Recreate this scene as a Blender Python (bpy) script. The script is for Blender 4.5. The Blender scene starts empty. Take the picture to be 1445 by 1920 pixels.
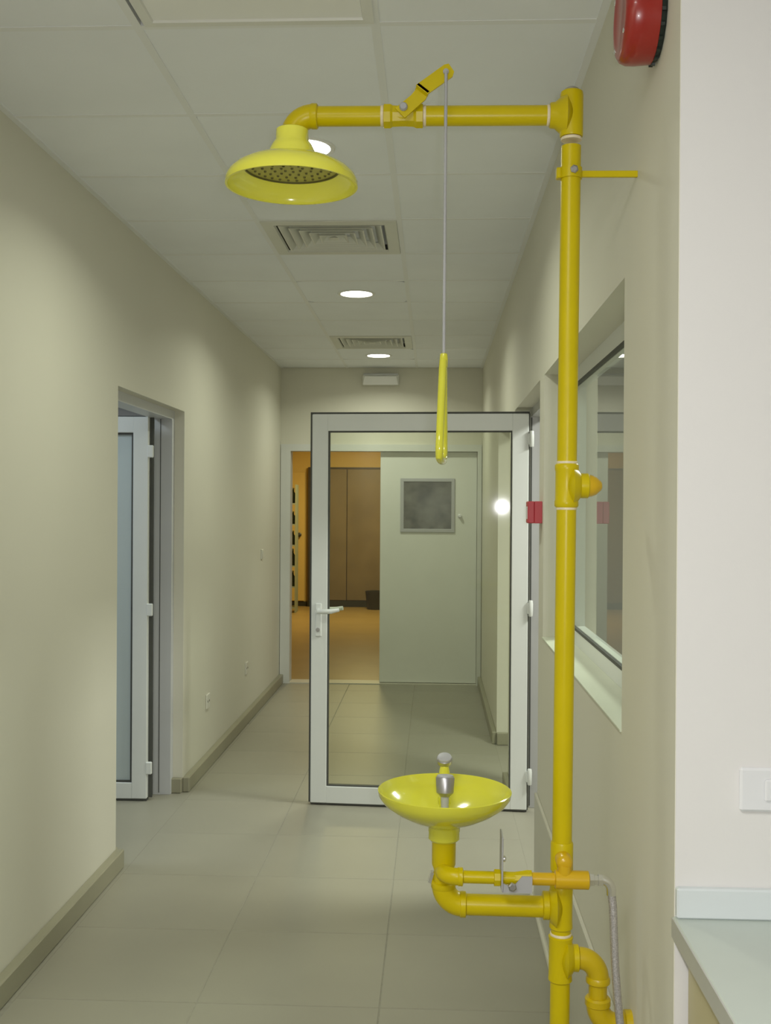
import bpy, math, random
from mathutils import Vector, Matrix
random.seed(4)
PI = math.pi
scn = bpy.context.scene
COL = scn.collection

# ------------------------------------------------------------------ camera, world, lights, exposure
EYE = 1.515
YAW, PITCH, ROLL = math.radians(2.59), math.radians(-0.2), math.radians(0.35)
cam_d = bpy.data.cameras.new('camera')
cam_d.sensor_fit = 'VERTICAL'; cam_d.sensor_height = 24.0
cam_d.lens = 24.0 * 2000.0 / 1920.0
cam_d.clip_start = 0.02; cam_d.clip_end = 100
cam = bpy.data.objects.new('camera', cam_d); COL.objects.link(cam)
cam.location = (0, 0, EYE)
cam.rotation_mode = 'QUATERNION'
cam.rotation_quaternion = (Matrix.Rotation(YAW, 4, 'Z') @ Matrix.Rotation(PI/2 + PITCH, 4, 'X') @ Matrix.Rotation(ROLL, 4, 'Z')).to_quaternion()
scn.camera = cam

w = bpy.data.worlds.new('world'); scn.world = w; w.use_nodes = True
w.node_tree.nodes['Background'].inputs[0].default_value = (0.8, 0.9, 1.0, 1)
w.node_tree.nodes['Background'].inputs[1].default_value = 0.02

vs = scn.view_settings
vs.view_transform = 'Standard'; vs.look = 'None'; vs.gamma = 1.0; vs.use_curve_mapping = False
vs.exposure = 0.0

def lamp(name, kind, loc, power, color, rot=(0, 0, 0), **kw):
    l = bpy.data.lights.new(name, kind); l.energy = power; l.color = color
    for k, v in kw.items(): setattr(l, k, v)
    o = bpy.data.objects.new(name, l); COL.objects.link(o); o.location = loc; o.rotation_euler = rot
    return o

WARM = (0.96, 1.0, 0.81)
# the camera's own flash, a hand's breadth beside and above the lens
lamp('camera_flash', 'SPOT', (0.035, -0.01, EYE + 0.022), 45.0, (1.0, 0.99, 1.0), (PI/2, 0, YAW - 0.05),
     spot_size=math.radians(130), spot_blend=0.9, shadow_soft_size=0.014)
# light of the rooms either side and of the far room, plus an added fill over the camera
lamp('side_room_light', 'AREA', (-2.5, 4.6, 2.68), 13.0, (0.80, 0.92, 1.0), shape='RECTANGLE', size=0.55, size_y=0.55)
lamp('window_room_light', 'AREA', (1.9, 4.6, 2.68), 72.0, (0.97, 1.0, 0.90), shape='RECTANGLE', size=0.55, size_y=0.55)
lamp('near_fill_light', 'AREA', (-0.6, -0.1, 2.68), 40.0, (0.99, 1.0, 0.95), shape='RECTANGLE', size=0.55, size_y=1.1)  # unseen fill, added to brighten the near right wall, shower head and ceiling
lamp('far_room_light', 'AREA', (-0.9, 14.4, 2.66), 72.0, (1.0, 0.84, 0.42), shape='RECTANGLE', size=0.6, size_y=1.2)
DOWNLIGHT_POWER = 8.8

# ------------------------------------------------------------------ dimensions (metres)
XL, XR = -1.325, 0.413          # corridor walls
YF = 9.17                       # far wall of the corridor
H = 2.722                       # ceiling
YC = 1.835                      # lab wall that meets the corridor corner
DH = 2.022                      # height of all wall openings

# ------------------------------------------------------------------ materials
def mat(name, col, rough=0.5, metal=0.0, var=0.04, scale=6.0, bump=0.0, bscale=80.0, spec=0.5, coat=0.0, trans=0.0, sss=0.0):
    m = bpy.data.materials.new(name); m.use_nodes = True
    nt = m.node_tree; b = nt.nodes['Principled BSDF']
    b.inputs['Roughness'].default_value = rough; b.inputs['Metallic'].default_value = metal
    b.inputs['Specular IOR Level'].default_value = spec; b.inputs['Coat Weight'].default_value = coat
    b.inputs['Transmission Weight'].default_value = trans
    tc = nt.nodes.new('ShaderNodeTexCoord')
    n = nt.nodes.new('ShaderNodeTexNoise'); n.inputs['Scale'].default_value = scale; n.inputs['Detail'].default_value = 4
    nt.links.new(tc.outputs['Object'], n.inputs['Vector'])
    r = nt.nodes.new('ShaderNodeValToRGB')
    r.color_ramp.elements[0].position = 0.3; r.color_ramp.elements[1].position = 0.7
    r.color_ramp.elements[0].color = tuple(max(0, c*(1-var)) for c in col) + (1,)
    r.color_ramp.elements[1].color = tuple(min(1, c*(1+var)) for c in col) + (1,)
    nt.links.new(n.outputs['Fac'], r.inputs['Fac']); nt.links.new(r.outputs['Color'], b.inputs['Base Color'])
    if bump:
        n2 = nt.nodes.new('ShaderNodeTexNoise'); n2.inputs['Scale'].default_value = bscale; n2.inputs['Detail'].default_value = 3
        nt.links.new(tc.outputs['Object'], n2.inputs['Vector'])
        bp = nt.nodes.new('ShaderNodeBump'); bp.inputs['Strength'].default_value = bump; bp.inputs['Distance'].default_value = 0.002
        nt.links.new(n2.outputs['Fac'], bp.inputs['Height']); nt.links.new(bp.outputs['Normal'], b.inputs['Normal'])
    return m

def glass_mat(name, tint, rough, ior=1.5):
    m = bpy.data.materials.new(name); m.use_nodes = True
    nt = m.node_tree; nt.nodes.remove(nt.nodes['Principled BSDF'])
    out = nt.nodes['Material Output']
    t = nt.nodes.new('ShaderNodeBsdfTransparent'); t.inputs[0].default_value = tint + (1,)
    g = nt.nodes.new('ShaderNodeBsdfGlossy'); g.inputs['Roughness'].default_value = rough
    fr = nt.nodes.new('ShaderNodeFresnel'); fr.inputs['IOR'].default_value = ior
    geo = nt.nodes.new('ShaderNodeNewGeometry')
    inv = nt.nodes.new('ShaderNodeMath'); inv.operation = 'SUBTRACT'; inv.inputs[0].default_value = 1.0
    mu = nt.nodes.new('ShaderNodeMath'); mu.operation = 'MULTIPLY'
    mx = nt.nodes.new('ShaderNodeMixShader')
    nt.links.new(geo.outputs['Backfacing'], inv.inputs[1]); nt.links.new(inv.outputs[0], mu.inputs[0])
    nt.links.new(fr.outputs[0], mu.inputs[1]); nt.links.new(mu.outputs[0], mx.inputs[0])
    nt.links.new(t.outputs[0], mx.inputs[1]); nt.links.new(g.outputs[0], mx.inputs[2])
    nt.links.new(mx.outputs[0], out.inputs['Surface'])
    return m

def emit_mat(name, col, strength):
    m = bpy.data.materials.new(name); m.use_nodes = True
    b = m.node_tree.nodes['Principled BSDF']
    b.inputs['Base Color'].default_value = (0.9, 0.9, 0.9, 1)
    b.inputs['Emission Color'].default_value = col + (1,); b.inputs['Emission Strength'].default_value = strength
    return m

M = {}
M['wall'] = mat('wall_paint', (0.72, 0.70, 0.60), 0.62, var=0.015, scale=1.2, bump=0.05, bscale=220, spec=0.35)
M['labwall'] = mat('lab_wall_paint', (0.78, 0.76, 0.745), 0.6, var=0.012, scale=2, bump=0.05, bscale=220, spec=0.3)
M['ceil'] = mat('ceiling_tile', (0.88, 0.90, 0.93), 0.85, var=0.02, scale=3, bump=0.12, bscale=160)
M['grid'] = mat('ceiling_grid', (0.84, 0.85, 0.85), 0.5, var=0.01)
M['tile'] = mat('floor_porcelain', (0.335, 0.32, 0.255), 0.42, var=0.035, scale=2.2, bump=0.02, bscale=300, spec=0.25)
M['grout'] = mat('grout', (0.315, 0.305, 0.245), 0.9, var=0.08, scale=40)
M['skirt'] = mat('skirting_tile', (0.33, 0.315, 0.225), 0.42, var=0.04, scale=3)
M['skirt2'] = mat('skirting_tile_grey', (0.60, 0.585, 0.50), 0.42, var=0.03, scale=3)
M['silicone'] = mat('silicone_bead', (0.66, 0.64, 0.54), 0.5, var=0.03)
M['alu'] = mat('white_aluminium', (0.78, 0.80, 0.78), 0.32, var=0.012, scale=4, spec=0.5)
M['alugrey'] = mat('grey_aluminium', (0.52, 0.52, 0.52), 0.38, var=0.02, metal=0.15)
M['gasket'] = mat('black_gasket', (0.075, 0.077, 0.07), 0.6, var=0.1)
M['glass'] = glass_mat('door_glass', (0.92, 0.94, 0.89), 0.05)
M['winglass'] = glass_mat('window_glass', (0.93, 0.97, 0.94), 0.01)
M['frost'] = mat('frosted_glass', (0.55, 0.62, 0.63), 0.35, var=0.02, scale=2)
M['yellow'] = mat('yellow_pipe', (0.62, 0.49, 0.002), 0.32, var=0.03, scale=14, spec=0.3, bump=0.04, bscale=120)
M['seal'] = mat('thread_seal', (0.80, 0.70, 0.50), 0.6, var=0.08, scale=90, bump=0.3, bscale=200)
M['ochre'] = mat('ochre_pipe', (0.58, 0.42, 0.002), 0.32, var=0.03, scale=14, coat=0.1)
M['creamplastic'] = mat('cream_plastic', (0.74, 0.73, 0.66), 0.4, var=0.01)
M['alumid'] = mat('satin_aluminium', (0.60, 0.61, 0.63), 0.4, var=0.015)
M['orange'] = mat('orange_yellow_pipe', (0.66, 0.41, 0.004), 0.28, var=0.03, scale=14, coat=0.3)
M['lemon'] = mat('lemon_plastic', (0.72, 0.70, 0.055), 0.14, var=0.02, scale=8, coat=0.4)
M['lemonthin'] = mat('pale_lemon_plastic', (0.93, 0.90, 0.10), 0.16, var=0.02, scale=8, coat=0.3)
M['plate'] = mat('spray_plate', (0.45, 0.42, 0.10), 0.4, var=0.05, scale=60)
M['nozzle'] = mat('spray_nozzle', (0.12, 0.11, 0.03), 0.5, var=0.05)
M['chrome'] = mat('chrome', (0.85, 0.85, 0.87), 0.18, metal=1.0, var=0.02)
M['steel'] = mat('brushed_steel', (0.45, 0.44, 0.45), 0.38, metal=0.9, var=0.05, scale=60)
M['braid'] = mat('steel_braid', (0.56, 0.54, 0.56), 0.42, metal=0.75, var=0.25, scale=420, bump=0.6, bscale=500)
M['greyplastic'] = mat('grey_plastic', (0.42, 0.42, 0.43), 0.45, var=0.04)
M['red'] = mat('red_plastic', (0.33, 0.018, 0.012), 0.28, var=0.03, coat=0.3)
M['callred'] = mat('call_point_red', (0.50, 0.05, 0.07), 0.35, var=0.04)
M['black'] = mat('black_plastic', (0.012, 0.02, 0.016), 0.4, var=0.2, scale=50, bump=0.3, bscale=90)
M['whiteplastic'] = mat('white_plastic', (0.80, 0.80, 0.82), 0.3, var=0.01)
M['palelight'] = mat('light_diffuser_off', (0.92, 0.92, 0.90), 0.4, var=0.01)
M['blade'] = mat('diffuser_blade', (0.70, 0.70, 0.63), 0.45, var=0.02)
M['dark'] = mat('duct_dark', (0.05, 0.05, 0.04), 0.8, var=0.1)
M['lampglow'] = emit_mat('downlight_glow', (1.0, 0.98, 0.90), 14.0)
M['reflector'] = mat('downlight_reflector', (0.85, 0.85, 0.80), 0.25, metal=0.6, var=0.01)
M['rim'] = mat('downlight_rim', (0.80, 0.80, 0.76), 0.4, var=0.01)
M['counter'] = mat('worktop_laminate', (0.55, 0.60, 0.55), 0.30, var=0.02, scale=5)
M['counteredge'] = mat('worktop_edge', (0.50, 0.50, 0.46), 0.4, var=0.03)
M['sill'] = mat('sill_stone', (0.66, 0.69, 0.57), 0.4, var=0.02)
M['splash'] = mat('backsplash', (0.70, 0.745, 0.76), 0.28, var=0.012)
M['cabinet'] = mat('cabinet_side', (0.56, 0.50, 0.30), 0.45, var=0.03, scale=5)
M['leafdoor'] = mat('far_door_paint', (0.80, 0.81, 0.77), 0.45, var=0.012)
M['farframe'] = mat('far_door_frame', (0.70, 0.71, 0.68), 0.45, var=0.015)
M['visframe'] = mat('vision_frame', (0.50, 0.50, 0.53), 0.4, var=0.02)
M['viswire'] = mat('vision_glass', (0.12, 0.115, 0.10), 0.2, var=0.5, scale=9)
M['orangewall'] = mat('orange_wall', (0.62, 0.44, 0.13), 0.6, var=0.03, scale=2)
M['woodfloor'] = mat('brown_floor', (0.34, 0.23, 0.08), 0.35, var=0.06, scale=3)
M['brownpanel'] = mat('brown_panel', (0.19, 0.145, 0.08), 0.4, var=0.12, scale=3)
M['darkbrown'] = mat('dark_brown_trim', (0.05, 0.035, 0.018), 0.5, var=0.1)
M['blackish'] = mat('dark_skirting', (0.03, 0.03, 0.02), 0.4, var=0.1)
M['shelf'] = mat('shelf_greenish', (0.30, 0.34, 0.24), 0.5, var=0.06)
M['bottle'] = mat('dark_bottle', (0.04, 0.06, 0.035), 0.3, var=0.2)

# ------------------------------------------------------------------ mesh helpers
class MB:
    def __init__(s): s.v = []; s.f = []
    def box(s, x0, x1, y0, y1, z0, z1):
        n = len(s.v)
        s.v += [(x0,y0,z0),(x1,y0,z0),(x1,y1,z0),(x0,y1,z0),(x0,y0,z1),(x1,y0,z1),(x1,y1,z1),(x0,y1,z1)]
        s.f += [tuple(n+i for i in q) for q in ((0,3,2,1),(4,5,6,7),(0,1,5,4),(1,2,6,5),(2,3,7,6),(3,0,4,7))]
        return s
    def bbox(s, x0, x1, y0, y1, z0, z1, b):
        """box with chamfered edges"""
        n = len(s.v); c = []
        for sx in (0, 1):
            for sy in (0, 1):
                for sz in (0, 1):
                    px, py, pz = (x0, x1)[sx], (y0, y1)[sy], (z0, z1)[sz]
                    dx, dy, dz = (b, -b)[sx], (b, -b)[sy], (b, -b)[sz]
                    c += [(px, py+dy, pz+dz), (px+dx, py, pz+dz), (px+dx, py+dy, pz)]
        s.v += c
        def i(sx, sy, sz, k): return n + (sx*4+sy*2+sz)*3+k
        F = []
        for sgn in (0, 1):
            q = [i(sgn,0,0,0), i(sgn,1,0,0), i(sgn,1,1,0), i(sgn,0,1,0)]; F.append(q if sgn else q[::-1])
            q = [i(0,sgn,0,1), i(1,sgn,0,1), i(1,sgn,1,1), i(0,sgn,1,1)]; F.append(q[::-1] if sgn else q)
            q = [i(0,0,sgn,2), i(1,0,sgn,2), i(1,1,sgn,2), i(0,1,sgn,2)]; F.append(q if sgn else q[::-1])
        for a in (0, 1):
            for b2 in (0, 1):
                F.append([i(a,b2,0,0), i(a,b2,0,1), i(a,b2,1,1), i(a,b2,1,0)])
                F.append([i(a,0,b2,0), i(a,0,b2,2), i(a,1,b2,2), i(a,1,b2,0)])
                F.append([i(0,a,b2,1), i(0,a,b2,2), i(1,a,b2,2), i(1,a,b2,1)])
        for a in (0, 1):
            for b2 in (0, 1):
                for c2 in (0, 1): F.append([i(a,b2,c2,0), i(a,b2,c2,1), i(a,b2,c2,2)])
        s.f += [tuple(q) for q in F]
        return s
    def rings(s, rings, closed=False, cap=True):
        n = len(s.v); k = len(rings[0]); m = len(rings)
        for r in rings: s.v += [tuple(p) for p in r]
        for a in range(m if closed else m-1):
            b = (a+1) % m
            for j in range(k):
                j2 = (j+1) % k
                s.f.append((n+a*k+j, n+a*k+j2, n+b*k+j2, n+b*k+j))
        if cap and not closed:
            s.f.append(tuple(n+j for j in range(k))[::-1]); s.f.append(tuple(n+(m-1)*k+j for j in range(k)))
        return s
    def lathe(s, o, axis, prof, seg=28, cap=True, closed=False):
        """profile of (distance along axis, radius) about a line"""
        o = Vector(o); a = Vector(axis).normalized()
        u = a.orthogonal().normalized(); v = a.cross(u)
        R = []
        for t, r in prof:
            R.append([o + a*t + (u*math.cos(2*PI*j/seg) + v*math.sin(2*PI*j/seg))*r for j in range(seg)])
        return s.rings(R, closed=closed, cap=cap)
    def tube(s, pts, r, seg=14, cap=True, closed=False):
        pts = [Vector(p) for p in pts]; m = len(pts); R = []
        rr = r if isinstance(r, (list, tuple)) else [r]*m
        u = None
        for i in range(m):
            if closed: t = (pts[(i+1) % m]-pts[i-1]).normalized()
            else: t = (pts[min(i+1, m-1)]-pts[max(i-1, 0)]).normalized()
            u = t.orthogonal().normalized() if u is None else (u - t*u.dot(t)).normalized()
            v = t.cross(u)
            R.append([pts[i]+(u*math.cos(2*PI*j/seg)+v*math.sin(2*PI*j/seg))*rr[i] for j in range(seg)])
        return s.rings(R, closed=closed, cap=cap)
    def prism(s, outline, ext):
        """flat outline (list of 3-D points) pushed by a vector"""
        e = Vector(ext); a = [Vector(p) for p in outline]
        return s.rings([a, [p+e for p in a]])
    def build(s, name, m, parent=None, smooth=False, angle=40, loc=None):
        me = bpy.data.meshes.new(name); me.from_pydata(s.v, [], s.f); me.update()
        import bmesh
        bm = bmesh.new(); bm.from_mesh(me); bmesh.ops.recalc_face_normals(bm, faces=bm.faces); bm.to_mesh(me); bm.free()
        if smooth:
            for p in me.polygons: p.use_smooth = True
            me.set_sharp_from_angle(angle=math.radians(angle))
        me.materials.append(M[m])
        o = bpy.data.objects.new(name, me); COL.objects.link(o)
        if parent: o.parent = parent
        if loc: o.location = loc
        return o

def bend(p0, corner, p1, n=8):
    """points of a rounded corner from p0 round corner to p1 (quarter circle like)"""
    p0, c, p1 = Vector(p0), Vector(corner), Vector(p1)
    ce = p0 + p1 - c
    out = []
    for i in range(n+1):
        a = PI/2*i/n
        out.append(ce + (p0-ce)*math.cos(a) + (p1-ce)*math.sin(a))
    return out

def empty(name, loc=(0, 0, 0), rot=(0, 0, 0)):
    o = bpy.data.objects.new(name, None); COL.objects.link(o); o.location = loc; o.rotation_euler = rot
    o.empty_display_size = 0.1
    return o
def tag(o, label, cat, group=None):
    o['label'] = label; o['category'] = cat
    if group: o['group'] = group
    return o
def struct(o, label=None, cat=None):
    o['kind'] = 'structure'
    if label: o['label'] = label
    if cat: o['category'] = cat
    return o
def share(src, name, parent, loc):
    o = bpy.data.objects.new(name, src.data); COL.objects.link(o); o.parent = parent; o.location = loc
    return o

# ================================================================== SETTING
# ---- floor: a slab with every tile laid on it
floor = struct(MB().box(-1.5, 2.6, -2.2, YF+0.15, -0.12, -0.0012).build('floor', 'grout'),
               'beige-grey porcelain tiled floor of the corridor', 'floor')
TS = 0.56
first = None
for i in range(-10, 11):
    y0 = 3.225 + TS*i
    for x0 in (-1.275, -0.715, -0.155):
        if y0 + TS > YF + 0.05: continue
        if first is None:
            first = MB().bbox(0.0018, TS-0.0018, 0.0018, TS-0.0018, -0.009, 0.0, 0.0012).build('floor_tile', 'tile', floor, loc=(x0, y0, 0))
        else: share(first, 'floor_tile', floor, (x0, y0, 0))
# cut pieces along the far wall and under the side doorways
yl = 3.225 + TS*10 + TS
yl = max(3.225 + TS*(k+1) for k in range(-10, 11) if 3.225 + TS*(k+1) <= YF+0.05)
if YF - yl > 0.02:
    for x0 in (-1.275, -0.715, -0.155):
        MB().bbox(x0+0.0018, x0+TS-0.0018, yl+0.0018, YF+0.10, -0.009, 0.0, 0.0012).build('floor_tile', 'tile', floor)
struct(MB().box(-3.3, -1.276, 3.2, 7.4, -0.10, -0.0005).build('floor_side_room', 'tile'), 'pale tiled floor inside the left side room', 'floor')
struct(MB().box(0.4055, 3.6, YC+0.13, YF+0.1, -0.10, -0.001).build('floor_window_room', 'tile'), 'pale tiled floor of the room behind the window', 'floor')

# ---- ceiling: slab, T-bars and tiles
ceiling = struct(MB().box(-1.5, 2.6, -2.2, YF+0.15, H+0.03, H+0.15).build('ceiling', 'ceil'),
                 'suspended ceiling of pale square tiles', 'ceiling')
CX = [XL, -0.753, -0.153, XR]
CY = [2.662 + 0.6*k for k in range(-8, 12)]
CY = [y for y in CY if -2.2 < y < YF-0.2] + [YF]
for x in CX[1:3]:
    MB().box(x-0.011, x+0.011, -2.2, YF, H, H+0.03).build('ceiling_bar', 'grid', ceiling)
for y in CY[:-1]:
    MB().box(XL, XR, y-0.011, y+0.011, H+0.0005, H+0.03).build('ceiling_bar', 'grid', ceiling)
for x, s in ((XL, 1), (XR, -1)):
    a, b = sorted((x, x+0.02*s))
    MB().box(a, b, YC if s < 0 else -2.2, YF, H-0.002, H+0.028).build('edge_trim', 'grid', ceiling)
special = {(1, 2.062): 'panel', (1, 3.262): 'down', (1, 4.462): 'vent', (1, 5.662): 'down', (1, 7.462): 'vent', (1, 8.062): 'down'}
DLX = -0.443
DLY = {3.262: 3.565, 5.662: 6.0, 8.062: 8.43}
for c in range(3):
    for r in range(len(CY)-1):
        x0, x1, y0, y1 = CX[c]+0.0, CX[c+1]-0.0, CY[r], CY[r+1]
        kind = special.get((c, round(y0, 3)))
        if kind in ('panel', 'vent'): continue
        mb = MB()
        if kind == 'down':       # tile with a round cut-out
            cy = DLY[round(y0, 3)]; R0 = 0.092; n = 32; zt, zb = H+0.028, H+0.002
            hx = [DLX + R0*math.cos(2*PI*k/n) for k in range(n)]; hy = [cy + R0*math.sin(2*PI*k/n) for k in range(n)]
            ox, oy = [], []
            for k in range(n):
                ca, sa = math.cos(2*PI*k/n), math.sin(2*PI*k/n)
                tx = ((x1-0.006-DLX) if ca > 0 else (DLX-x0-0.006))/max(abs(ca), 1e-6)
                ty = ((y1-0.006-cy) if sa > 0 else (cy-y0-0.006))/max(abs(sa), 1e-6)
                t = min(tx, ty); ox.append(DLX+t*ca); oy.append(cy+t*sa)
            ring = lambda X, Y, z: [(X[k], Y[k], z) for k in range(n)]
            mb.rings([ring(hx, hy, zt), ring(hx, hy, zb), ring(ox, oy, zb), ring(ox, oy, zt)], closed=True)
        else:
            mb.bbox(x0+0.009, x1-0.009, y0+0.009, y1-0.009, H+0.002, H+0.028, 0.002)
        mb.build('ceiling_tile', 'ceil', ceiling)
struct(MB().box(-3.3, XL-0.15, 3.2, 7.4, H, H+0.1).build('ceiling_side_room', 'ceil'), 'plain ceiling inside the left side room', 'ceiling')
struct(MB().box(XR+0.2, 3.6, YC+0.13, YF+0.1, H, H+0.1).build('ceiling_window_room', 'ceil'), 'plain ceiling of the room behind the window', 'ceiling')

# ---- walls
LY0, LY1 = 4.42, 5.612                      # left doorway
RW0, RW1, WZ0, WZ1 = 2.352, 4.04, 1.03, 2.022   # window in the right wall
RD0, RD1 = 4.205, 5.49                      # right doorway with the glass door
RE0, RE1 = 5.85, 6.89                       # next doorway on the right
TL, TR = 0.15, 0.20
m = MB()
m.box(XL-TL, XL, -2.2, LY0, -0.05, H+0.03).box(XL-TL, XL, LY1, YF+0.1, -0.05, H+0.03).box(XL-TL, XL, LY0, LY1, DH, H+0.03)
struct(m.build('wall_left', 'wall'), 'long cream painted corridor wall with a doorway on the left', 'wall')
m = MB()
x0, x1 = XR, XR+TR
m.box(x0, x1, YC, RW0, -0.05, H+0.03)
m.box(x0, x1, RW0, RW1, -0.05, WZ0).box(x0, x1, RW0, RW1, WZ1, H+0.03)
m.box(x0, x1, RW1, RD0, -0.05, H+0.03).box(x0, x1, RD0, RD1, DH, H+0.03)
m.box(x0, x1, RD1, RE0, -0.05, H+0.03).box(x0, x1, RE0, RE1, DH, H+0.03)
m.box(x0, x1, RE1, YF+0.1, -0.05, H+0.03)
struct(m.build('wall_right', 'wall'), 'cream painted corridor wall with window and doorways on the right', 'wall')
struct(MB().box(XR+0.0012, 2.6, YC-0.001, YC+0.129, -0.05, H+0.03).build('wall_lab', 'labwall'), 'bright off-white wall above the worktop, facing the camera', 'wall')
# far wall with the double doorway
FX0, FX1, FH = -1.30, 0.40, 2.055
m = MB().box(XL, FX0, YF, YF+0.14, -0.05, H+0.03).box(FX1, XR, YF, YF+0.14, -0.05, H+0.03).box(FX0, FX1, YF, YF+0.14, FH, H+0.03)
struct(m.build('wall_far', 'wall'), 'cream wall closing the far end of the corridor around the doorway', 'wall')
struct(MB().box(-1.5, 2.6, -2.32, -2.2, -0.05, H+0.03).build('wall_behind', 'wall'), 'cream wall behind the camera', 'wall')
struct(MB().box(2.6, 2.72, -2.2, YC+0.129, -0.05, H+0.03).build('wall_lab_end', 'labwall'), 'off-white end wall of the lab', 'wall')
# side room (left) and the room behind the window
m = MB().box(-3.42, -3.3, 3.2, 7.4, -0.05, H+0.05).box(-3.3, XL-TL, 3.08, 3.2, -0.05, H+0.05).box(-3.3, XL-TL, 7.4, 7.52, -0.05, H+0.05)
struct(m.build('wall_side_room', 'labwall'), 'pale walls inside the left side room', 'wall')
m = MB().box(3.6, 3.72, YC+0.13, YF+0.1, -0.05, H+0.05).box(XR+TR, 3.6, YF+0.1, YF+0.2, -0.05, H+0.05)
struct(m.build('wall_window_room', 'labwall'), 'pale walls of the room behind the window', 'wall')

# ---- skirting
def skirting(name, segs, label, mt, hgt):
    root = struct(empty(name), label, 'skirting')
    for (x0, x1, y0, y1) in segs:
        MB().bbox(x0, x1, y0, y1, 0.0, hgt, 0.004).build('skirting_board', mt, root)
    return root
SK = 0.036
skirting('baseboard_left', [(XL, XL+SK, -2.2, LY0+0.002), (XL, XL+SK, LY1-0.002, YF), (XL-0.072, XL+0.0, LY1-0.03, LY1), (XL-0.072, XL, LY0, LY0+0.03)],
         'low beige tile skirting along the left corridor wall', 'skirt', 0.078)
skirting('baseboard_right', [(XR-0.03, XR, RE1-0.002, YF), (XR, XR+0.09, RE1-0.03, RE1), (XR-0.03, XR, RD1, RE0)],
         'low beige tile skirting on the right wall beyond the glass door', 'skirt', 0.078)
br = skirting('baseboard_shower', [(XR-0.012, XR, YC+0.0, RD0)], 'tall grey tile skirting on the right wall behind the shower', 'skirt2', 0.405)
MB().tube([(XR-0.018, YC, 0.004), (XR-0.018, RD0, 0.004)], 0.010, 8).build('silicone_bead', 'silicone', br)

# ---- door_1: left doorway, leaf swung into the side room
d1 = struct(empty('door_1', (XL, LY1, 0)), 'white aluminium door with frosted glass standing open in the left doorway', 'door')
fr = MB()
fx0, fx1 = XL-0.145, XL-0.052
fr.box(fx0, fx1, LY1-0.055, LY1, 0, DH).box(fx0, fx1, LY0, LY0+0.055, 0, DH).box(fx0, fx1, LY0+0.055, LY1-0.055, DH-0.045, DH)
o = fr.build('door_frame', 'alumid')
def child(o, p):
    o.parent = p; o.matrix_parent_inverse = Matrix.Translation(-p.location) if p.type == 'EMPTY' else Matrix.Identity(4)
    return o
child(o, d1)
child(MB().box(fx0+0.030, fx0+0.034, LY1-0.0565, LY1-0.055, 0.01, DH-0.045).build('frame_gasket', 'gasket'), d1)
def leaf(parent, width, height, thick, stile, rail, glass, frame_m='alu', z0=0.012, gasket=0.010):
    """leaf in its own frame: x from 0 (hinge) to width, y 0..thick, glass in the middle"""
    f = MB()
    f.bbox(0, stile, 0, thick, z0, height, 0.003).bbox(width-stile, width, 0, thick, z0, height, 0.003)
    f.bbox(stile-0.002, width-stile+0.002, 0.001, thick-0.001, z0, z0+rail, 0.002).bbox(stile-0.002, width-stile+0.002, 0.001, thick-0.001, height-rail, height, 0.002)
    lf = f.build('leaf_frame', frame_m, parent)
    g = MB(); i0, i1, k0, k1 = stile, width-stile, z0+rail, height-rail; y0, y1 = thick*0.22, thick*0.78
    g.box(i0, i0+gasket, y0, y1, k0, k1).box(i1-gasket, i1, y0, y1, k0, k1).box(i0+gasket, i1-gasket, y0, y1, k0, k0+gasket).box(i0+gasket, i1-gasket, y0, y1, k1-gasket, k1)
    g.build('glazing_gasket', 'gasket', lf)
    MB().box(i0+gasket*0.5, i1-gasket*0.5, thick*0.42, thick*0.58, k0+gasket*0.5, k1-gasket*0.5).build('pane', glass, lf)
    return lf
lf1 = empty('leaf', (XL-0.143, LY1-0.145, 0), (0, 0, PI+math.radians(1.0)))
lf1.parent = d1; lf1.matrix_parent_inverse = Matrix.Translation(-d1.location)
# (leaf runs away from the corridor, its face towards the camera)
L1 = leaf(lf1, 1.06, 1.978, 0.045, 0.078, 0.082, 'frost')
b = MB()
b.box(-0.020, 0.0, 0.0, 0.012, 0.012, 1.978).box(0, 1.06, -0.002, 0.03, 1.978, 1.984).box(0, 1.06, 0.004, 0.04, 0.002, 0.012)  # hinge-side strip paints the shade of the gap in black; the rest are gaskets
b.build('dark_edge_strip', 'gasket', L1)
for hz in (0.17, 0.985, 1.80):
    h = MB().bbox(-0.026, 0.006, 0.030, 0.048, hz-0.032, hz+0.032, 0.004).build('hinge', 'alu', L1)

# ---- door_2: the clear glass door opened across the corridor
d2 = struct(empty('door_2', (XR+0.09, RD1, 0)), 'clear glass door in white aluminium frame standing open across the corridor', 'door')
fr = MB()
gx0, gx1 = XR+0.075, XR+0.165
fr.box(gx0, gx1, RD1-0.05, RD1, 0, DH).box(gx0, gx1, RD0, RD0+0.05, 0, DH).box(gx0, gx1, RD0+0.05, RD1-0.05, DH-0.04, DH)
child(fr.build('door_frame', 'alugrey'), d2)
child(MB().box(gx0+0.002, gx0+0.008, RD1-0.053, RD1-0.05, 0.01, DH-0.042).build('frame_gasket', 'gasket'), d2)
hx, hy = 0.474, 5.392
ang = math.atan2(0.066, 1.093)
lf2 = empty('leaf', (hx, hy, 0), (0, 0, PI - ang))
lf2.parent = d2; lf2.matrix_parent_inverse = Matrix.Translation(-d2.location)
WD, HD = 1.094, 1.992
L2 = leaf(lf2, WD, HD, 0.045, 0.082, 0.085, 'glass', gasket=0.007)
b = MB()
b.box(-0.006, 0.0, 0.004, 0.041, 0.012, HD).box(WD, WD+0.011, -0.002, 0.030, 0.012, HD+0.010).box(-0.004, WD+0.011, -0.004, 0.030, HD, HD+0.011).box(0, WD, 0.006, 0.038, 0.003, 0.012)  # dark strips round the leaf: hinge side, free side, top and bottom
b.build('dark_edge_strip', 'gasket', L2)
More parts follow.
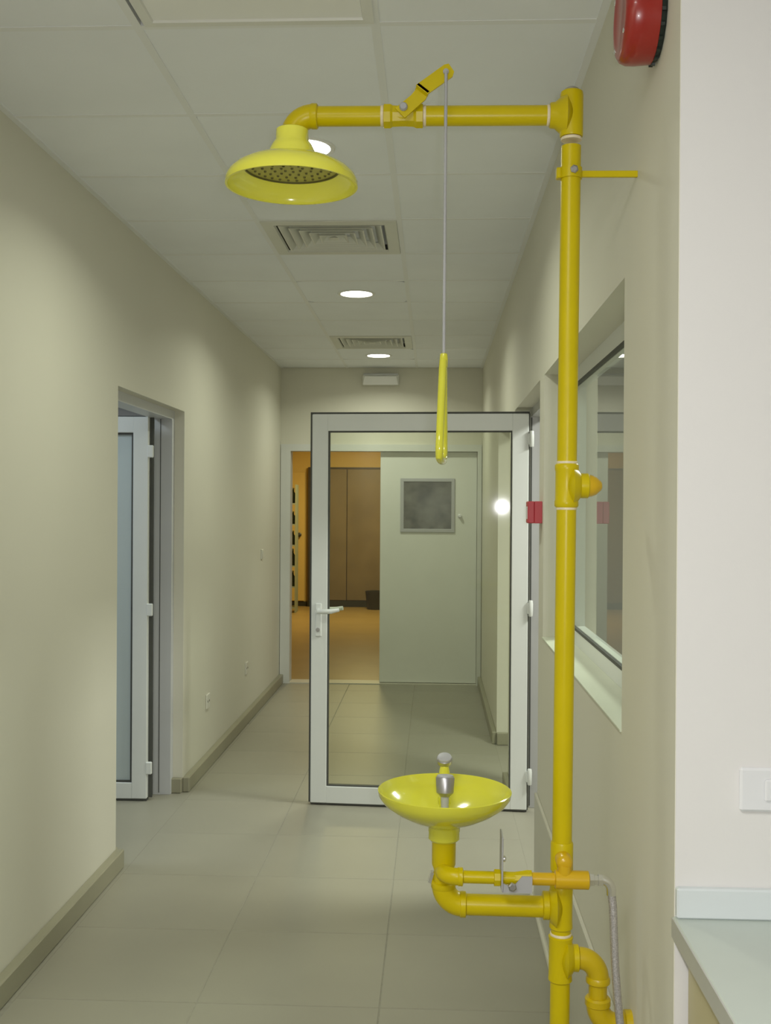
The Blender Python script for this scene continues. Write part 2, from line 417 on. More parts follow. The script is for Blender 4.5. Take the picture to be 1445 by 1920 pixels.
for hz in (0.18, 1.02, 1.865):
    MB().lathe((-0.014, 0.052, hz-0.04), (0, 0, 1), [(0, 0.009), (0.003, 0.011), (0.077, 0.011), (0.08, 0.009)], 14).bbox(-0.026, 0.006, 0.040, 0.052, hz-0.028, hz+0.028, 0.003).build('hinge', 'alu', L2, True)
# lever handle and keyhole plate on the free stile (side towards the camera is +y of the leaf)
hp = MB().bbox(WD-0.055, WD-0.022, 0.045, 0.053, 0.86, 1.03, 0.004).build('handle_plate', 'alu', L2)
h = MB().lathe((WD-0.038, 0.050, 0.992), (0, 1, 0), [(0, 0.012), (0.035, 0.011), (0.045, 0.009)], 14)
h.tube([(WD-0.040, 0.088, 0.990), (WD-0.075, 0.092, 0.991), (WD-0.11, 0.092, 0.993), (WD-0.150, 0.088, 1.001)], [0.011, 0.013, 0.012, 0.009], 12)
h.build('lever_handle', 'alu', L2, True)
MB().lathe((WD-0.036, 0.052, 0.895), (0, 1, 0), [(0, 0.011), (0.006, 0.010), (0.0062, 0.004)], 14).build('lock_cylinder', 'steel', L2, True)
h = MB().tube([(WD-0.040, -0.045, 0.990), (WD-0.11, -0.048, 0.992), (WD-0.150, -0.044, 0.998)], 0.011, 12)
h.lathe((WD-0.038, 0.0, 0.992), (0, -1, 0), [(0, 0.012), (0.045, 0.010)], 12); h.build('lever_handle', 'alu', L2, True)

# ---- door_3: double doorway at the end of the corridor, right leaf shut
d3 = struct(empty('door_3', (-0.44, YF, 0)), 'white double doorway at the end of the corridor with one leaf closed', 'door')
fr = MB()
fr.box(FX0-0.02, -1.236, YF-0.02, YF+0.12, 0, FH+0.008).box(0.372, FX1+0.008, YF-0.02, YF+0.12, 0, FH+0.008).box(-1.236, 0.372, YF-0.02, YF+0.12, 2.005, FH+0.008)
child(fr.build('door_frame', 'farframe'), d3)
lf3 = child(MB().bbox(-0.462, 0.370, YF+0.03, YF+0.075, 0.012, 2.003, 0.003).build('leaf', 'leafdoor'), d3)
v = MB()
vx0, vx1, vz0, vz1 = -0.288, 0.18, 1.31, 1.775
v.bbox(vx0, vx1, YF+0.018, YF+0.0305, vz0, vz0+0.03, 0.003).bbox(vx0, vx1, YF+0.018, YF+0.0305, vz1-0.03, vz1, 0.003)
v.bbox(vx0, vx0+0.03, YF+0.0185, YF+0.0305, vz0, vz1, 0.003).bbox(vx1-0.03, vx1, YF+0.0185, YF+0.0305, vz0, vz1, 0.003)
v.build('vision_panel_frame', 'visframe', lf3)
MB().box(vx0+0.028, vx1-0.028, YF+0.025, YF+0.0302, vz0+0.028, vz1-0.028).build('vision_panel', 'viswire', lf3)
MB().lathe((0.224, YF+0.03, 1.452), (0, -1, 0), [(0, 0.018), (0.006, 0.018), (0.01, 0.012), (0.03, 0.012), (0.034, 0.009)], 16).build('thumb_turn', 'whiteplastic', lf3, True)
child(MB().box(-1.236, 0.372, YF-0.02, YF+0.16, 0.0, 0.008).build('threshold', 'skirt2'), d3)

# ---- window_1
w1 = struct(empty('window_1', (XR+0.1, (RW0+RW1)/2, WZ0)), 'fixed interior window with deep sill in the right wall behind the pole', 'window')
wx0, wx1 = XR+0.095, XR+0.15
fw = 0.052
m = MB()
m.box(wx0, wx1, RW0, RW1, WZ0, WZ0+fw).box(wx0, wx1, RW0, RW1, WZ1-fw, WZ1).box(wx0, wx1, RW0, RW0+fw, WZ0+fw, WZ1-fw).box(wx0, wx1, RW1-fw, RW1, WZ0+fw, WZ1-fw)
child(m.build('window_frame', 'alu'), w1)
m = MB(); g = 0.010; a0, a1, c0, c1 = RW0+fw, RW1-fw, WZ0+fw, WZ1-fw
for q in ((a0, a1, c0, c0+g), (a0, a1, c1-g, c1)): m.box(wx0-0.001, wx0+0.012, q[0], q[1], q[2], q[3])
child(m.build('glazing_gasket', 'gasket'), w1)
child(MB().box(wx0+0.004, wx0+0.010, a0-0.01, a1+0.01, c0-0.01, c1+0.01).build('pane', 'winglass'), w1)
child(MB().bbox(XR-0.004, wx0, RW0, RW1, WZ0-0.002, WZ0+0.004, 0.001).build('window_sill', 'sill'), w1)

# ================================================================== CEILING FITTINGS
def vent(y0, label):
    x0, x1, y1 = -0.753+0.012, -0.153-0.012, y0+0.6-0.012
    y0 = y0+0.012
    cx, cy = (x0+x1)/2, (y0+y1)/2
    root = tag(empty('air_diffuser', (cx, cy, H)), label, 'air vent', 'square air diffusers in the ceiling')
    def ring(h0, z0, h1, z1):
        return [[(-h0,-h0,z0),(h0,-h0,z0),(h0,h0,z0),(-h0,h0,z0)], [(-h1,-h1,z1),(h1,-h1,z1),(h1,h1,z1),(-h1,h1,z1)]]
    def sq(h, z): return [(-h,-h,z),(h,-h,z),(h,h,z),(-h,h,z)]
    h = (x1-x0)/2
    MB().rings([sq(h, 0.004), sq(h, -0.004), sq(h-0.05, -0.006), sq(h-0.056, 0.004)], closed=True).build('flange', 'blade', root)
    n = 5; H0 = h-0.066
    for k in range(n):
        a = H0 - k*0.040
        MB().rings([sq(a, -0.004), sq(a-0.030, 0.026), sq(a-0.034, 0.026), sq(a-0.006, -0.004)], closed=True).build('louvre', 'blade', root)
    c = H0 - n*0.040
    MB().rings([sq(c, -0.004), sq(c-0.02, 0.010)]).build('louvre_centre', 'blade', root)
    MB().rings([sq(h-0.05, 0.004), sq(h-0.05, 0.075), sq(h-0.048, 0.077), sq(h-0.048, 0.004)], closed=True).box(-h+0.05, h-0.05, -h+0.05, h-0.05, 0.072, 0.078).build('plenum', 'dark', root)
    return root
vent(4.462, 'square four-way air diffuser between shower head and the nearer full downlight')
vent(7.462, 'small distant air diffuser just before the last downlight')

def downlight(y, label):
    root = tag(empty('downlight', (DLX, y, H)), label, 'ceiling light', 'round recessed downlights in the corridor ceiling')
    MB().lathe((0, 0, 0), (0, 0, 1), [(0.003, 0.088), (-0.003, 0.090), (-0.005, 0.102), (-0.001, 0.106), (0.005, 0.106)], 40, closed=True).build('trim_ring', 'rim', root, True)
    MB().lathe((0, 0, 0), (0, 0, 1), [(0.0, 0.089), (0.10, 0.080), (0.10, 0.082), (0.0, 0.091)], 40, closed=True).build('reflector', 'reflector', root, True)
    MB().lathe((0, 0, 0), (0, 0, 1), [(0.006, 0.0885), (0.012, 0.0885)], 40).build('lamp_lens', 'lampglow', root, True)
    lamp('downlight_lamp', 'AREA', (DLX, y, H-0.001), DOWNLIGHT_POWER, WARM, shape='DISK', size=0.17, spread=math.radians(150))
    return root
downlight(DLY[3.262], 'round lit downlight half hidden behind the yellow shower head')
downlight(DLY[5.662], 'round lit downlight just beyond the square air diffuser')
downlight(DLY[8.062], 'round lit downlight nearest the far doorway')

lp = tag(empty('ceiling_light_panel', (DLX, 2.362, H)), 'white square ceiling light panel at the top edge, switched off', 'ceiling light')
MB().rings([[(-s, -s, z), (s, -s, z), (s, s, z), (-s, s, z)] for s, z in ((0.286, 0.006), (0.288, -0.004), (0.262, -0.006), (0.258, 0.004))], closed=True).build('frame', 'rim', lp)
MB().bbox(-0.262, 0.262, -0.262, 0.262, 0.0, 0.008, 0.002).build('diffuser', 'palelight', lp)

el = tag(empty('emergency_light', (-0.461, YF, 2.62)), 'white emergency light box fixed above the far doorway', 'emergency light')
MB().bbox(-0.150, 0.150, -0.03, 0.0, -0.048, 0.052, 0.006).build('base', 'whiteplastic', el)
m = MB().rings([[(-0.156, -0.03, -0.05), (0.156, -0.03, -0.05), (0.156, -0.03, 0.04), (-0.156, -0.03, 0.04)],
                [(-0.150, -0.075, -0.05), (0.150, -0.075, -0.05), (0.135, -0.085, 0.02), (-0.135, -0.085, 0.02)]])
m.build('cover', 'palelight', el)

# ================================================================== EMERGENCY SHOWER (local x = 0 on the pole, y towards far end, z up)
sh = tag(empty('emergency_shower', (0.263, 2.213, 0.0), (0, math.radians(0.37), 0)),
         'yellow pipe emergency shower with overhead rose and eyewash bowl by the right wall', 'emergency shower')
PR = 0.0203
AZ = 2.326                 # height of the shower arm
HX = -0.577                # axis of the shower head
def P(mb, name, m='yellow', smooth=True, parent=sh, angle=40): return mb.build(name, m, parent, smooth, angle)
# pole and its foot
P(MB().lathe((0, 0, 0.012), (0, 0, 1), [(0, PR), (2.25, PR)], 32), 'pole')
fl = P(MB().lathe((0, 0, 0), (0, 0, 1), [(0, 0.075), (0.008, 0.075), (0.011, 0.072), (0.012, 0.034), (0.04, 0.028), (0.042, 0.024)], 32), 'floor_flange')
for k in range(4):
    a = PI/4 + k*PI/2
    P(MB().lathe((0.055*math.cos(a), 0.055*math.sin(a), 0.011), (0, 0, 1), [(0, 0.008), (0.006, 0.008), (0.007, 0.006)], 6), 'bolt', 'steel', False, fl)
# top tee
t = MB().lathe((0, 0, AZ-0.045), (0, 0, 1), [(0, 0.0225), (0.003, 0.0238), (0.085, 0.0238), (0.092, 0.0225), (0.095, 0.018)], 32)
t.lathe((0, 0, AZ), (-1, 0, 0), [(0.0, 0.0235), (0.012, 0.0415), (0.024, 0.035), (0.034, 0.0265), (0.043, 0.0255), (0.045, 0.0235)], 32)
tt = P(t, 'pipe_tee')
P(MB().lathe((0, 0, AZ+0.048), (0, 0, 1), [(0, 0.015), (0.006, 0.014), (0.009, 0.009)], 16), 'end_plug', 'steel', parent=tt)
def seal(o, axis, r=0.0215): return P(MB().lathe(o, axis, [(-0.003, r-0.0008), (-0.002, r), (0.002, r), (0.003, r-0.0008)], 32), 'thread_seal', 'seal')
seal((0, 0, AZ-0.049), (0, 0, 1)); seal((-0.048, 0, AZ), (1, 0, 0))
# arm
P(MB().lathe((0, 0, AZ), (-1, 0, 0), [(0.03, PR), (0.545, PR)], 32), 'shower_arm')
seal((-0.531, 0, AZ), (1, 0, 0))
# elbow down to the head
e = bend((-0.534, 0, AZ), (HX, 0, AZ), (HX, 0, AZ-0.041), 10)
m = MB().tube([(-0.527, 0, AZ)] + e + [(HX, 0, AZ-0.045)], 0.0242, 28)
m.lathe((-0.524, 0, AZ), (-1, 0, 0), [(0, 0.0235), (0.002, 0.0258), (0.012, 0.0258), (0.016, 0.0240)], 28)
P(m, 'elbow')
# shower head
zr = 2.181
prof = [(0.0, 0.1375), (0.010, 0.1374), (0.022, 0.132), (0.034, 0.120), (0.045, 0.101), (0.054, 0.075), (0.059, 0.053), (0.063, 0.050), (0.074, 0.047), (0.086, 0.041), (0.094, 0.0345), (0.116, 0.0335), (0.118, 0.031),
        (0.118, 0.020), (0.060, 0.020), (0.055, 0.050), (0.050, 0.073), (0.041, 0.098), (0.030, 0.116), (0.020, 0.127), (0.010, 0.1325), (0.0, 0.1330)]
hd = P(MB().lathe((HX, 0, zr), (0, 0, 1), prof, 56, closed=True), 'shower_head', 'lemonthin')
P(MB().lathe((HX, 0, zr+0.0375), (0, 0, 1), [(0.0, 0.0965), (0.004, 0.0965)], 48), 'spray_plate', 'plate', False, hd)
m = MB()
for k, r in ((1, 0.0), (8, 0.022), (14, 0.042), (20, 0.062), (28, 0.082)):
    for j in range(k):
        a = 2*PI*j/k
        m.lathe((HX + r*math.cos(a), r*math.sin(a), zr+0.0377), (0, 0, -1), [(0, 0.0030), (0.003, 0.0024)], 8)
o = P(m, 'spray_nozzles', 'nozzle', False, hd); o['kind'] = 'stuff'
P(MB().lathe((HX, 0, zr+0.0345), (0, 0, 1), [(0.0, 0.0965), (0.006, 0.0965), (0.006, 0.100), (0.0, 0.100)], 48, closed=True), 'plate_ring', 'nozzle', True, hd)
# ball valve with pull lever
vx = -0.346
m = MB().lathe((vx-0.041, 0, AZ), (1, 0, 0), [(0, 0.022), (0.001, 0.0255), (0.014, 0.0255), (0.019, 0.0225), (0.036, 0.0215), (0.046, 0.0215), (0.062, 0.0225), (0.068, 0.0255), (0.081, 0.0255), (0.082, 0.022)], 8)
va = P(m, 'ball_valve', 'yellow', False)
seal((vx-0.044, 0, AZ), (1, 0, 0)); seal((vx+0.044, 0, AZ), (1, 0, 0))
def flat(pts, y0, th): return [(p[0], y0, p[1]) for p in pts], (0, th, 0)
lv = MB()
lv.prism(*flat([(vx-0.016, AZ+0.004), (vx+0.004, AZ-0.016), (vx+0.046, AZ+0.022), (vx+0.052, AZ+0.035), (vx+0.030, AZ+0.047), (vx+0.016, AZ+0.030)], -0.034, 0.005))
lv.prism(*flat([(vx+0.026, AZ+0.046), (vx+0.050, AZ+0.028), (vx+0.100, AZ+0.063), (vx+0.103, AZ+0.073), (vx+0.092, AZ+0.089), (vx+0.083, AZ+0.087)], -0.046, 0.005))
lv.prism([(vx+0.028, -0.046, AZ+0.047), (vx+0.050, -0.046, AZ+0.030), (vx+0.046, -0.029, AZ+0.026), (vx+0.024, -0.029, AZ+0.043)], (0.004, 0, 0.003))
lo = P(lv, 'pull_lever', 'yellow', False)
P(MB().lathe((vx+0.001, -0.030, AZ+0.006), (0, -1, 0), [(0, 0.0085), (0.009, 0.0085), (0.012, 0.006)], 14), 'lever_bolt', 'greyplastic', parent=lo)
rx = vx+0.0845
P(MB().lathe((rx+0.002, -0.040, AZ+0.072), (0, -1, 0), [(0, 0.006), (0.010, 0.006), (0.011, 0.004)], 12), 'lever_eye', 'greyplastic', parent=lo)
# pull rod and triangular handle, turned almost edge-on
P(MB().tube([(rx+0.002, -0.050, AZ+0.072), (rx+0.0025, -0.050, AZ+0.04), (rx+0.005, -0.050, 1.82)], 0.0034, 10), 'pull_rod', 'greyplastic')
hz1, hz0 = 1.812, 1.612
ca, sa = math.cos(math.radians(85.5)), math.sin(math.radians(85.5))
def hpnt(u, z): return (rx+0.004 + u*ca - 0.001*(hz1-z)/0.2, -0.050 + u*sa, z)
tri = []
tri += [hpnt(u, z) for u, z in ((0.004, hz1), (0.014, hz1-0.02), (0.056, hz0+0.05), (0.066, hz0+0.020), (0.060, hz0+0.005), (0.045, hz0), (0.0, hz0-0.002), (-0.045, hz0), (-0.060, hz0+0.005), (-0.066, hz0+0.020), (-0.056, hz0+0.05), (-0.014, hz1-0.02), (-0.004, hz1))]
hh = P(MB().tube(tri, 0.0078, 14, closed=True), 'pull_handle', 'lemon')
P(MB().lathe((rx+0.005, -0.050, hz1-0.012), (0, 0, 1), [(0, 0.008), (0.014, 0.0085), (0.026, 0.0075), (0.028, 0.005)], 16), 'rod_socket', 'lemon', parent=hh)
# wall bracket with clamp
bz = 2.205
m = MB().lathe((0, 0, bz-0.010), (0, 0, 1), [(0, 0.0206), (0.0, 0.0232), (0.022, 0.0232), (0.022, 0.0206)], 28, closed=True)
m.bbox(-0.030, -0.020, -0.010, 0.010, bz-0.010, bz+0.012, 0.002)
br_ = P(m, 'pipe_clamp')
P(MB().lathe((0.004, -0.021, bz+0.003), (0, -1, 0), [(0, 0.0085), (0.006, 0.0085), (0.008, 0.005)], 6), 'clamp_bolt', 'steel', False, br_)
P(MB().bbox(0.020, 0.1365, -0.004, 0.004, bz-0.0065, bz+0.0065, 0.001), 'wall_bracket', 'yellow', False)
# middle tee with domed plug
mz = 1.564
m = MB().lathe((0, 0, mz-0.045), (0, 0, 1), [(0, 0.022), (0.003, 0.0245), (0.012, 0.0245), (0.016, 0.0232), (0.074, 0.0232), (0.078, 0.0245), (0.087, 0.0245), (0.09, 0.022)], 32)
m.lathe((0, 0, mz), (1, 0, 0), [(0.0, 0.0235), (0.012, 0.041), (0.024, 0.031), (0.028, 0.0255), (0.032, 0.0258), (0.043, 0.0258), (0.045, 0.0235)], 32)
mt = P(m, 'pipe_tee')
P(MB().lathe((0.040, 0, mz), (1, 0, 0), [(0, 0.0235), (0.010, 0.0225), (0.020, 0.0185), (0.026, 0.0130), (0.030, 0.0095), (0.032, 0.006)], 28), 'end_plug', 'orange', parent=mt)
seal((0, 0, mz+0.047), (0, 0, 1)); seal((0, 0, mz-0.047), (0, 0, 1))
# coupling and lower tees
cz = 0.80
P(MB().lathe((0, 0, cz-0.030), (0, 0, 1), [(0, 0.0215), (0.002, 0.0232), (0.056, 0.0232), (0.060, 0.0215)], 32), 'coupling')
lz = 0.697
m = MB().lathe((0, 0, lz-0.047), (0, 0, 1), [(0, 0.0215), (0.003, 0.0240), (0.020, 0.0232), (0.070, 0.0232), (0.088, 0.0240), (0.092, 0.0215)], 32)
m.lathe((0, 0, lz), (-1, 0, 0), [(0.0, 0.0235), (0.012, 0.044), (0.022, 0.034), (0.025, 0.0275), (0.026, 0.0285), (0.037, 0.0285), (0.039, 0.0235)], 32)
P(m, 'pipe_tee')
tz = 0.590
m = MB().lathe((0, 0, tz-0.048), (0, 0, 1), [(0, 0.022), (0.003, 0.0248), (0.016, 0.0240), (0.082, 0.0240), (0.092, 0.0252), (0.095, 0.0215)], 32)
m.lathe((0, 0, tz), (1, 0, 0), [(0.0, 0.0235), (0.012, 0.042), (0.022, 0.033), (0.026, 0.027), (0.036, 0.027), (0.038, 0.0235)], 32)
P(m, 'pipe_tee')
seal((0, 0, tz+0.049), (0, 0, 1), 0.0222)
# waste branch into the wall
ex = 0.0775
m = MB().tube([(0.036, 0, tz)] + bend((0.040, 0, tz), (ex, 0, tz), (ex, 0, tz-0.040), 10) + [(ex, 0, tz-0.046)], 0.0222, 28)
m.lathe((ex, 0, tz-0.050), (0, 0, 1), [(0, 0.0225), (0.002, 0.0248), (0.010, 0.0248), (0.014, 0.0225)], 28)
P(m, 'elbow', 'ochre')
P(MB().lathe((ex, 0, tz-0.115), (0, 0, 1), [(0, 0.0188), (0.070, 0.0188)], 28), 'waste_pipe', 'ochre')
m = MB().tube([(ex, 0, tz-0.085)] + bend((ex, 0, tz-0.095), (ex, 0, tz-0.135), (ex+0.040, 0, tz-0.135), 10) + [(ex+0.050, 0, tz-0.135)], 0.0235, 28)
m.lathe((ex, 0, tz-0.096), (0, 0, 1), [(0, 0.0235), (0.002, 0.0262), (0.014, 0.0262), (0.018, 0.0225)], 28)
P(m, 'elbow', 'ochre')
P(MB().lathe((ex+0.040, 0, tz-0.135), (1, 0, 0), [(0, 0.0262), (0.014, 0.0262), (0.016, 0.030), (0.036, 0.030)], 28), 'wall_flange', 'ochre')
# eyewash arm and upright
bx = -0.243
P(MB().lathe((0, 0, lz-0.003), (-1, 0, 0), [(0.030, 0.0215), (0.210, 0.0215)], 32), 'eyewash_arm')
m = MB().tube([(bx+0.046, 0, lz-0.003)] + bend((bx+0.040, 0, lz-0.003), (bx, 0, lz-0.003), (bx, 0, lz+0.037), 10) + [(bx, 0, lz+0.042)], 0.0242, 28)
m.lathe((bx+0.034, 0, lz-0.003), (1, 0, 0), [(0, 0.0242), (0.002, 0.0262), (0.012, 0.0262), (0.014, 0.0225)], 28)
m.lathe((bx, 0, lz+0.030), (0, 0, 1), [(0, 0.0242), (0.002, 0.0255), (0.012, 0.0255), (0.014, 0.022)], 28)
P(m, 'elbow')
P(MB().lathe((bx, 0, 0.735), (0, 0, 1), [(0, 0.0195), (0.030, 0.0200), (0.042, 0.0245), (0.104, 0.0248)], 32), 'eyewash_stem')
# bowl
br0 = 0.930
prof = [(0.0, 0.1385), (-0.012, 0.1360), (-0.026, 0.126), (-0.042, 0.104), (-0.056, 0.077), (-0.066, 0.050), (-0.072, 0.036), (-0.076, 0.033), (-0.084, 0.0330), (-0.086, 0.0322), (-0.100, 0.0322), (-0.104, 0.028),
        (-0.104, 0.012), (-0.070, 0.012), (-0.066, 0.020), (-0.060, 0.050), (-0.051, 0.076), (-0.037, 0.102), (-0.023, 0.121), (-0.011, 0.1310), (-0.002, 0.1345), (0.0012, 0.1365)]
bw = P(MB().lathe((bx, 0, br0), (0, 0, 1), prof, 56, closed=True), 'eyewash_bowl', 'lemon')
# spray fitting: stem, cross tube and two roses
P(MB().lathe((bx, 0, br0-0.072), (0, 0, 1), [(0, 0.010), (0.040, 0.010), (0.044, 0.013), (0.058, 0.013)], 16), 'spray_stem', 'lemon', parent=bw)
P(MB().tube([(bx, 0.062, br0+0.012), (bx, 0.055, br0-0.010), (bx, 0.03, br0-0.018), (bx, -0.03, br0-0.018), (bx, -0.055, br0-0.010), (bx, -0.062, br0+0.012)], 0.0095, 14), 'spray_tube', 'lemon', parent=bw)
for sgn, yy, zz, ln, rr in ((1, 0.074, 0.040, 0.012, 0.0172), (-1, -0.064, 0.012, 0.031, 0.0188)):
    ax = Vector((0, -0.5*sgn, 1)).normalized() if sgn > 0 else Vector((0, 0.12, 1)).normalized()
    o0 = Vector((bx, yy, br0+zz))
    body = P(MB().lathe(o0, ax, [(-0.008, 0.009), (0.0, rr-0.0013), (ln-0.002, rr), (ln, rr-0.0013), (ln, rr-0.002)], 24), 'spray_nozzle', 'steel', parent=bw)
    P(MB().lathe(o0 + ax*(ln-0.001), ax, [(0, rr-0.002), (0.004, rr-0.0025), (0.005, rr-0.005)], 24), 'aerator', 'greyplastic', parent=bw)
P(MB().lathe((bx, 0.068, br0+0.004), (0, 0, 1), [(0, 0.0105), (0.018, 0.0115), (0.034, 0.008)], 16), 'spray_neck', 'lemon', parent=bw)
P(MB().lathe((bx, -0.064, br0-0.050), (0, 0.02, 1), [(0, 0.006), (0.02, 0.0075), (0.056, 0.0085)], 16), 'drain_pin', 'greyplastic', parent=bw)
# thin supply pipe in front of the pole with flag valve
sy, sz = -0.046, 0.767
m = MB().lathe((bx+0.020, sy, sz), (1, 0, 0), [(0, 0.0125), (0.160, 0.0125)], 24)
P(m, 'supply_pipe', 'yellow')
P(MB().lathe((-0.068, sy, sz), (1, 0, 0), [(0, 0.0127), (0.06, 0.0127)], 24), 'supply_pipe', 'orange')
m = MB().tube([(bx+0.034, sy, sz)] + bend((bx+0.026, sy, sz), (bx, sy, sz), (bx, sy+0.026, sz), 8) + [(bx, -0.008, sz)], 0.0172, 22)
m.lathe((bx+0.028, sy, sz), (1, 0, 0), [(0, 0.0172), (0.002, 0.0185), (0.010, 0.0185), (0.012, 0.013)], 24)
P(m, 'supply_elbow')
P(MB().lathe((bx-0.024, 0.0, sz-0.018), (0.25, -0.1, 1), [(-0.012, 0.0065), (0.012, 0.0065)], 6), 'grub_screw', 'chrome', False)
P(MB().lathe((0, sy+0.004, sz+0.034), (0, -1, 0), [(-0.04, 0.016), (0.008, 0.0165), (0.014, 0.012), (0.016, 0.006)], 22).lathe((0, sy, sz), (0, 0, 1), [(0, 0.015), (0.03, 0.014)], 20), 'supply_branch', 'orange')
m = MB().lathe((-0.020, sy, sz), (1, 0, 0), [(0, 0.0135), (0.002, 0.0185), (0.068, 0.0185), (0.070, 0.0150)], 24)
P(m, 'supply_coupling', 'orange')
m = MB().lathe((-0.142, sy, sz), (1, 0, 0), [(0, 0.0135), (0.001, 0.0172), (0.012, 0.0172), (0.016, 0.0135), (0.028, 0.0125), (0.040, 0.0125), (0.052, 0.0145), (0.066, 0.0172), (0.076, 0.0172), (0.077, 0.0135)], 8)
fv = P(m, 'flag_valve', 'yellow', False)
P(MB().prism([(-0.126, sy-0.020, sz-0.023), (-0.066, sy-0.020, sz-0.023), (-0.066, sy-0.020, sz+0.010), (-0.086, sy-0.020, sz+0.010), (-0.098, sy-0.020, sz-0.004), (-0.108, sy-0.020, sz-0.012), (-0.126, sy-0.020, sz-0.004)], (0, 0.004, 0)), 'valve_plate', 'greyplastic', False, fv)
P(MB().bbox(-0.128, -0.1245, sy-0.024, sy+0.040, sz-0.020, sz+0.088, 0.001), 'push_flag', 'greyplastic', False, fv)
P(MB().lathe((-0.1245, sy-0.010, sz+0.042), (1, 0, 0), [(0, 0.006), (0.004, 0.006), (0.006, 0.003)], 12), 'flag_bolt', 'chrome', parent=fv)
P(MB().lathe((-0.106, sy-0.020, sz-0.010), (0, -1, 0), [(0, 0.009), (0.006, 0.009), (0.008, 0.006)], 6), 'valve_nut', 'steel', False, fv)
# chrome connector and braided hose down to the stop valve
m = MB().lathe((0.049, sy, sz+0.001), (1, 0, 0), [(0, 0.0130), (0.010, 0.0130), (0.011, 0.010), (0.018, 0.010), (0.019, 0.0125), (0.028, 0.0125)], 6)
m.tube([(0.072, sy, sz+0.001)] + bend((0.076, sy, sz+0.001), (0.094, sy, sz+0.001), (0.094, sy, sz-0.018), 6) + [(0.0945, sy, sz-0.028)], 0.0098, 16)
P(m, 'hose_connector', 'chrome')
hp_ = [(0.0945, sy, sz-0.024), (0.098, sy, sz-0.05), (0.1005, sy, sz-0.10), (0.104, sy, sz-0.17), (0.110, sy, sz-0.24), (0.118, sy, sz-0.31), (0.121, sy, sz-0.38), (0.122, sy, sz-0.44)]
P(MB().tube(hp_, 0.0082, 16), 'braided_hose', 'braid')
m = MB().lathe((0.122, sy, sz-0.47), (0, 0, 1), [(0, 0.010), (0.03, 0.010), (0.034, 0.012), (0.05, 0.012)], 12).lathe((0.110, sy, sz-0.485), (1, 0, 0), [(0, 0.012), (0.042, 0.012)], 12)
P(m, 'stop_valve', 'chrome')

# ================================================================== FITTINGS ON THE WALLS
# fire sounder, round, on the right wall near the corner
fs = tag(empty('fire_alarm_sounder', (XR, 2.012, 2.436)), 'round red fire alarm sounder with black base high on the right wall', 'alarm sounder')
m = MB().lathe((0, 0, 0), (-1, 0, 0), [(0, 0.080), (0.003, 0.083), (0.010, 0.085), (0.012, 0.083), (0.012, 0.05)], 44)
ob = m.build('base', 'black', fs, True)
for k in range(22):
    a = 2*PI*k/22
    c, s = math.cos(a), math.sin(a)
    MB().prism([(-0.004, c*0.084-s*0.004, s*0.084+c*0.004), (-0.004, c*0.084+s*0.004, s*0.084-c*0.004), (-0.004, c*0.0885+s*0.003, s*0.0885-c*0.003), (-0.004, c*0.0885-s*0.003, s*0.0885+c*0.003)], (-0.007, 0, 0)).build('rib', 'black', ob)
MB().lathe((0, 0, 0), (-1, 0, 0), [(0.011, 0.0850), (0.040, 0.0870), (0.056, 0.0865), (0.066, 0.0820), (0.072, 0.0740), (0.073, 0.060), (0.071, 0.056), (0.071, 0.0)], 44).build('body', 'red', fs, True)
for k in range(4):
    a = PI/4+k*PI/2
    MB().lathe((-0.0715, 0.066*math.cos(a), 0.066*math.sin(a)), (-1, 0, 0), [(0, 0.005), (0.002, 0.005), (0.003, 0.003)], 10).build('screw', 'chrome', fs, True)

cp = tag(empty('fire_call_point', (XR, 4.125, 1.503)), 'small red fire call point on the right wall between window and doorway', 'fire call point')
MB().bbox(-0.030, 0.0, -0.042, 0.042, -0.042, 0.042, 0.002).build('back_box', 'callred', cp)
MB().bbox(-0.055, -0.030, -0.042, 0.042, -0.042, 0.042, 0.003).build('body', 'callred', cp)
MB().bbox(-0.057, -0.0545, -0.025, 0.025, -0.026, 0.022, 0.001).build('break_glass', 'whiteplastic', cp)

def plate(name, y, z, wy, wz, label, cat, group=None):
    r = tag(empty(name, (XL, y, z)), label, cat, group)
    MB().bbox(0.0, 0.009, -wy/2, wy/2, -wz/2, wz/2, 0.003).build('face_plate', 'creamplastic', r)
    return r
s = plate('wall_switch', 8.18, 1.155, 0.075, 0.075, 'small white switch on the left wall close to the far doorway', 'switch')
MB().bbox(0.009, 0.013, -0.018, 0.018, -0.026, 0.026, 0.002).build('rocker', 'creamplastic', s)
for y, lab in ((7.52, 'white socket outlet low on the left wall, farther of the two'), (6.22, 'white socket outlet low on the left wall, nearer of the two')):
    s = plate('wall_socket', y, 0.375, 0.085, 0.085, lab, 'socket', 'sockets on the left wall')
    for dy in (-0.02, 0.02): MB().bbox(0.009, 0.0105, dy-0.004, dy+0.004, -0.006, 0.006, 0.0005).build('socket_hole', 'blackish', s)

